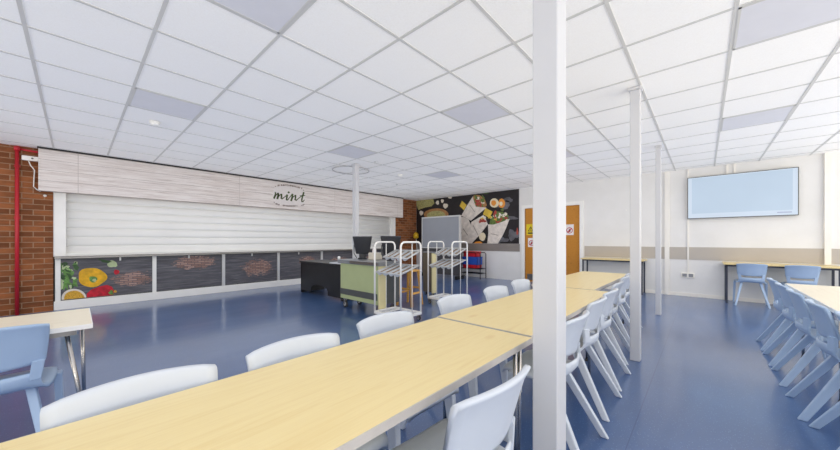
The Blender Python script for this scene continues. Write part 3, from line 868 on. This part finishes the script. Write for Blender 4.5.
# ------------------------------------------------------------------ counters, racks and clutter by the servery
def castor(parent, x, y, name='castor', r=.05):
    b = MB(); b.lathe([(r * .35, -.014), (r, -.011), (r, .011), (r * .35, .014)], (x, y, r), 'x', 20)
    w = b.build(name, TYRE, parent)
    k = MB(); k.lathe([(r * .55, -.017), (r * .55, .017)], (x, y, r), 'x', 16); k.build('hub', ALU, w)
    k = MB(); k.box(x - .024, x - .018, y - .018, y + .018, r * .8, r * 2.5); k.box(x + .018, x + .024, y - .018, y + .018, r * .8, r * 2.5); k.box(x - .028, x + .028, y - .025, y + .025, r * 2.35, r * 2.6); k.build('fork', STEEL, w)

r = thing('counter_trolley', 'sage green counter trolley on castors with a grey top beside the black desk', 'trolley', (3.28, 4.12, 0))
b = MB(); b.box(-.21, .21, -.50, .52, .165, .76, bev=.006); b.build('body', GREEN, r)
b = MB(); b.box(-.216, -.209, -.46, .52, .235, .335); b.build('dark_band', DGREY, r)
b = MB(); b.box(-.23, -.09, -.53, -.50, .10, .76, bev=.006); b.build('end_panel', CREAM, r)
b = MB(); b.box(-.085, .20, -.512, -.50, .17, .75); b.build('service_hatch', DGREY, r)
b = MB(); b.box(-.24, .22, -.54, .57, .76, .80, bev=.008); b.box(-.25, .225, -.535, .56, .80, .825, bev=.01); b.build('countertop', GREY, r)
b = MB(); b.box(-.254, -.236, -.52, .2, .772, .815, bev=.002); b.build('front_rail', STEEL, r)
for (x, y) in ((-.15, .46), (.15, .46), (-.15, -.42), (.15, -.42)): castor(r, x, y, r=.06)
k = MB(); k.lathe([(.02, 0), (.026, .02), (.02, .05)], (-.225, .54, .825), 'z', 10); k.build('corner_bumper', WHITEM, r)

def till(x, y, rz, label):
    r = thing('till_terminal', label, 'till', (x, y, .827), rz, 'black till terminals on the counter')
    b = MB(); b.hexa([(-.08, -.075, 0), (.08, -.075, 0), (.08, .075, 0), (-.08, .075, 0)], [(-.07, -.06, .025), (.07, -.06, .025), (.07, .06, .025), (-.07, .06, .025)], bev=.005); b.build('base', BLACKP, r)
    b = MB(); b.hexa([(-.05, -.03, .02), (.05, -.03, .02), (.05, .02, .02), (-.05, .02, .02)], [(-.06, -.02, .15), (.06, -.02, .15), (.06, .02, .15), (-.06, .02, .15)], bev=.004); b.build('stand', BLACKP, r)
    b = MB(); b.hexa([(-.10, -.035, .09), (.10, -.035, .09), (.12, .0, .09), (-.12, .0, .09)], [(-.165, -.075, .385), (.165, -.075, .385), (.165, -.03, .395), (-.165, -.03, .395)], bev=.012); b.build('display', BLACKP, r)
    b = MB(); b.tube([(-.10, 0, .02), (-.15, .02, .10), (-.145, -.01, .25)], .008, 8); b.build('cable', DGREY, r)
    return r
till(3.33, 4.36, -.75, 'black till terminal on the green counter in front of the servery pillar')
till(3.40, 3.72, -.75, 'black till terminal behind the left cutlery rack')
r = thing('receipt_printer', 'small cream receipt printer between the two black tills', 'printer', (3.36, 4.06, .827), -PI / 2)
b = MB(); b.box(-.075, .075, -.09, .09, 0, .12, bev=.012); b.build('body', plain('beige_plastic', (214, 206, 190), .45), r)
b = MB(); b.prism([(-.05, .10), (.05, .10), (.045, .19), (-.045, .20)], 'y', -.02, .002); b.build('paper', SIGNW, r)

r = thing('black_desk', 'black desk with an arched front panel left of the green counter', 'desk', (3.66, 5.85, 0))
b = MB(); b.box(-.31, .31, -.80, .82, .66, .695, bev=.003); b.build('desktop', BLACK, r)
arch = [(-.79, .66), (-.79, .09)] + [(-.15 - .0, .09)] + [(-.10 + .42 * t, .09 + .13 * math.sin(PI * min(1, max(0, t)))  ) for t in (.15, .3, .5, .7, .85)] + [(.34, .09), (.80, .06), (.80, .66)]
b = MB(); b.box(-.285, -.265, -.79, .80, .22, .66); b.box(-.285, -.265, .36, .80, .05, .22); b.box(-.285, -.265, -.79, -.30, .05, .22)
for k in range(8):
    a0, a1 = PI * k / 8, PI * (k + 1) / 8
    c = .03; w_ = .33
    y0, y1 = c - w_ * math.cos(a0), c - w_ * math.cos(a1)
    zz = min(.22, .13 + .09 * math.sin((a0 + a1) / 2)); b.box(-.285, -.265, y0, y1, zz, .225)
b.build('front_panel', BLACK, r)
for y0 in (-.79, .775):
    b = MB(); b.box(-.285, .29, y0, y0 + .025, .0, .66); b.build('side_panel', BLACK, r)
b = MB(); b.box(.25, .27, -.765, .775, .3, .66); b.build('back_panel', BLACK, r)
r = thing('serving_tray', 'thin white tray lying on the black desk against the green counter', 'tray', (3.50, 5.25, .6965))
b = MB(); b.box(-.13, .13, -.20, .20, 0, .006); b.build('base', CUP, r)
b = MB()
for s in ((-.14, .14, -.21, -.20), (-.14, .14, .20, .21), (-.14, -.13, -.2, .2), (.13, .14, -.2, .2)): b.box(*s, 0, .022)
b.build('rim', CUP, r)

def rack(cx, cy, wx, wy, label):
    r = thing('cutlery_rack', label, 'rack', (cx, cy, 0), 0, 'white tube cutlery racks')
    H = 1.125; R = .0135
    for s in (-1, 1):
        pts = [(-wx, s * wy, .09), (-wx, s * wy, H - .07)] + [(-wx + .07 - .07 * math.cos(a), s * wy, H - .07 + .07 * math.sin(a)) for a in (.4, .8, 1.2)] + [(-wx + .07, s * wy, H), (wx - .07, s * wy, H)] + \
              [(wx - .07 + .07 * math.sin(a), s * wy, H - .07 + .07 * math.cos(a)) for a in (.4, .8, 1.2)] + [(wx, s * wy, H - .07), (wx, s * wy, .09)]
        b = MB(); b.tube(pts, R, 10); b.build('end_loop', WHITEM, r)
        b = MB(); b.tube([(0.02, s * wy, .11), (0.02, s * wy, H - .02)], .006, 8); b.build('upright', WHITEM, r)
    b = MB()
    for xx in (-wx, wx): b.box(xx - .013, xx + .013, -wy, wy, .09, .125)
    for yy in (-wy, wy): b.box(-wx, wx, yy - .013, yy + .013, .09, .125)
    for t in (-.5, 0, .5): b.box(-wx, wx, t * wy - .012, t * wy + .012, .10, .118)
    b.build('base_frame', WHITEM, r)
    for sx in (-1, 1):
        for sy in (-1, 1): castor(r, sx * (wx - .01), sy * (wy - .03), r=.034)
    # two sloping shelves with four round-nosed cutlery bins each
    for (xa, za, xb, zb) in ((-.05, .90, wx, 1.0), (-wx + .005, .69, wx - .03, .79)):
        dx, dz = xb - xa, zb - za; L = math.hypot(dx, dz); ux, uz = dx / L, dz / L
        b = MB()
        for s in (-1, 1): b.tube([(xa, s * (wy - .012), za), (xb, s * (wy - .012), zb)], .008, 8)
        for t in (0, 1): b.tube([(xa + dx * t, -wy + .005, za + dz * t), (xa + dx * t, wy - .005, za + dz * t)], .009, 8)
        sh = b.build('shelf', ALU, r)
        nb = 4; bw = (2 * wy - .05) / nb
        for k in range(nb):
            yc = -wy + .025 + bw * (k + .5); rad = bw * .37
            rows = []
            for t in (0, 1):
                ox, oz = xa + dx * t, za + dz * t
                arc = [(yc + rad * math.cos(a), -rad * .95 * math.sin(a)) for a in [PI * q / 10 for q in range(11)]]
                inn = [(yc + (rad - .006) * math.cos(a), -(rad - .006) * .95 * math.sin(a)) for a in [PI * q / 10 for q in range(11)]]
                rows.append([(ox - uz * zz, yy, oz + ux * zz) for yy, zz in arc] + [(ox - uz * zz, yy, oz + ux * zz) for yy, zz in inn[::-1]])
            b = MB(); b.loft(rows)
            for t in (0.0, .985):
                ox, oz = xa + dx * t, za + dz * t
                ar = [(yc + rad * math.cos(a), -rad * .95 * math.sin(a)) for a in [PI * q / 10 for q in range(11)]]
                b.hexa([(ox - uz * zz, yy, oz + ux * zz) for yy, zz in ar], [(ox - uz * zz + ux * .006, yy, oz + ux * zz + uz * .006) for yy, zz in ar])
            bn = b.build('cutlery_bin', CUP, r)
            b = MB()
            for q in range(5):
                yy = yc + rad * (.55 * (q - 2) / 2); dzc = -.010 - .008 * random.random()
                b.tube([(xa + dx * .05 - uz * dzc, yy, za + dz * .05 + ux * dzc), (xa + dx * .92 - uz * dzc, yy + random.uniform(-.006, .006), za + dz * .92 + ux * dzc)], .007, 6)
            b.build('cutlery', CUTL, bn)['kind'] = 'stuff'
    return r
rack(3.13, 3.28, .20, .27, 'white tubular cutlery rack on the left, in front of the green counter')
rack(4.57, 3.47, .23, .27, 'white tubular cutlery rack on the right, in front of the tall grey board')

def stool(x, y, wood, label):
    r = thing('wooden_stool', label, 'stool', (x, y, 0), .15, 'wooden stools by the counter')
    b = MB(); b.box(-.14, .14, -.14, .14, .595, .625, bev=.01); b.build('seat', wood, r)
    for sx in (-1, 1):
        for sy in (-1, 1):
            b = MB()
            def rc(cx, cy, w, z): return [(cx - w, cy - w, z), (cx + w, cy - w, z), (cx + w, cy + w, z), (cx - w, cy + w, z)]
            b.hexa(rc(sx * .16, sy * .16, .016, 0), rc(sx * .11, sy * .11, .019, .596)); b.build('leg', wood, r)
    for z, q in ((.22, .139), (.30, .133)):
        b = MB()
        for s in (-1, 1):
            if z < .25: b.box(-q, q, s * q - .01, s * q + .01, z - .016, z + .016)
            else: b.box(s * q - .01, s * q + .01, -q, q, z - .016, z + .016)
        islands(b, 'stretcher', wood, r)
stool(4.02, 3.90, STOOLW, 'orange wood stool seen through the left cutlery rack')
stool(4.05, 4.48, BROWNW, 'dark brown wood stool behind the end of the green counter')

r = thing('folded_cabinet', 'narrow upright brown and cream cabinet between the two cutlery racks', 'cabinet', (5.03, 4.29, 0))
b = MB(); b.box(-.07, .05, -.11, .13, .07, .89, bev=.004); b.build('body', OLIVE, r)
b = MB(); b.box(-.075, .055, -.135, -.11, .05, .88, bev=.004); b.build('side_panel', CREAM, r)
b = MB(); b.box(-.08, .06, -.14, .14, .89, .91, bev=.004); b.build('top', GREY, r)
for sy in (-1, 1): castor(r, -.01, sy * .1, r=.027)

# tall grey board on a dark stand
r = thing('display_board', 'tall grey framed board on a dark base in front of the mural', 'board', (7.65, 6.09, 0))
b = MB(); b.box(-.02, .04, -.72, .72, .93, 1.86); b.build('panel', BOARD, r)
b = MB()
for s in ((-.75, -.72, .90, 1.90), (.72, .75, .90, 1.90), (-.72, .72, 1.86, 1.90), (-.72, .72, .90, .93)): b.box(-.035, .055, *s)
b.build('frame', ALU, r)
b = MB(); b.box(-.02, .05, -.74, .74, .10, .90); b.build('lower_panel', BOARDD, r)
b = MB(); b.box(-.20, .22, -.76, -.70, .0, .10); b.box(-.20, .22, .70, .76, 0, .10); islands(b, 'foot', BLACK, r)

# crate trolley by the far wall
r = thing('crate_stand', 'black wire stand holding red and blue crates by the far wall', 'stand', (8.17, 5.22, 0))
b = MB()
for x in (-.16, .16):
    b.tube([(x, -.34, 0), (x, -.34, .74), (x, -.30, .78), (x, .30, .78), (x, .34, .74), (x, .34, 0)], .012, 8)
for z in (.16, .30):
    for y in (-.34, .34): b.tube([(-.16, y, z), (.16, y, z)], .009, 8)
    for x in (-.16, -.05, .05, .16): b.tube([(x, -.34, z), (x, .34, z)], .008, 8)
b.build('wire_frame', BLACK, r)
def crate(z, h, mat, yw, lab):
    r = thing('plastic_crate', lab, 'crate', (8.17, 5.26, z), 0, 'crates on the black wire stand')
    b = MB(); w, d, t = .14, yw, .012
    b.box(-w, w, -d, d, 0, t); b.box(-w, -w + t, -d, d, 0, h); b.box(w - t, w, -d, d, 0, h); b.box(-w, w, -d, -d + t, 0, h); b.box(-w, w, d - t, d, 0, h); b.build('body', mat, r)
    b = MB()
    for s in ((-w - .008, -w + .002, -d, d), (w - .002, w + .008, -d, d), (-w, w, -d - .008, -d + .002), (-w, w, d - .002, d + .008)): b.box(*s, h - .03, h - .002)
    b.build('rim', mat, r)
crate(.309, .10, REDC, .24, 'shallow red crate at the bottom of the stack on the black stand')
crate(.41, .24, BLUEC, .27, 'blue crate in the middle of the stack on the black stand')
crate(.651, .16, REDC, .22, 'red crate topmost of the stack on the black stand')

r = thing('mop', 'yellow headed mop with a pale handle leaning by the far brick pier', 'mop', (8.25, 7.55, 0))
b = MB(); b.tube([(0, 0, .0), (0.02, .16, 1.35)], .014, 8); b.build('handle', ALU, r)
b = MB(); b.lathe([(.03, 0), (.10, .05), (.09, .17), (.03, .24)], (.02, .16, 1.2), 'z', 14); b.build('head', YELLOW, r)

# ------------------------------------------------------------------ daylight and added fill
LRS, LRG, LBS, LBG = 800, 1250, 0, 620
def area(name, loc, rot, sx, sy, power, col=(1, 1, 1)):
    l = bpy.data.lights.new(name, 'AREA'); l.shape = 'RECTANGLE'; l.size = sx; l.size_y = sy; l.energy = power; l.color = col
    o = bpy.data.objects.new(name, l); COL.objects.link(o); o.location = loc; o.rotation_euler = rot; return o
WARM = (1, .95, .86)
XM, YM = (XB + XF) / 2, (YR + YL) / 2
area('sky_right', (XM, YR - 3.0, 4.6), (PI / 2, 0, 0), 22, 7.2, LRS, WARM)
area('low_fill_right', (XM, YR - 3.0, -.6), (PI / 2, 0, 0), 22, 3.2, LRG, WARM)  # added low lamp outside the windows, throws light up onto the ceiling
area('sky_back', (XB - 3.0, YM, 4.6), (PI / 2, 0, -PI / 2), 20, 7.2, LBS, WARM)
area('low_fill_back', (XB - 3.0, YM, -.6), (PI / 2, 0, -PI / 2), 20, 3.2, LBG, WARM)  # second added low lamp behind the camera, fills ceiling and far end
W = bpy.data.worlds.new('sky'); S.world = W; W.use_nodes = True
bg = W.node_tree.nodes['Background']; bg.inputs['Color'].default_value = (1, .965, .895, 1); bg.inputs['Strength'].default_value = 1.0

# ------------------------------------------------------------------ camera and view
cd = bpy.data.cameras.new('camera'); cam = bpy.data.objects.new('camera', cd); COL.objects.link(cam)
cam.location = (0, 0, CAMZ); cam.rotation_euler = (PI / 2, 0, TH - PI / 2)
cd.sensor_width = 36; cd.lens = FPX / 840 * 36; cd.shift_y = (CY - 225) / 840; cd.clip_start = .02; cd.clip_end = 200
S.camera = cam
# added ambient fill without a source: fast GI lights surfaces as if walls were open
S.cycles.use_fast_gi = True; S.cycles.fast_gi_method = 'ADD'
W.light_settings.distance = 2.0; W.light_settings.ao_factor = .36
vs = S.view_settings; vs.view_transform = 'Standard'; vs.look = 'None'; vs.gamma = 1; vs.use_curve_mapping = False; vs.exposure = 0.0
S.cycles.max_bounces = 12; S.cycles.diffuse_bounces = 8; S.cycles.glossy_bounces = 4; S.cycles.transparent_max_bounces = 8
S.cycles.caustics_reflective = False; S.cycles.caustics_refractive = False; S.cycles.sample_clamp_indirect = 6
S.cycles.use_denoising = True
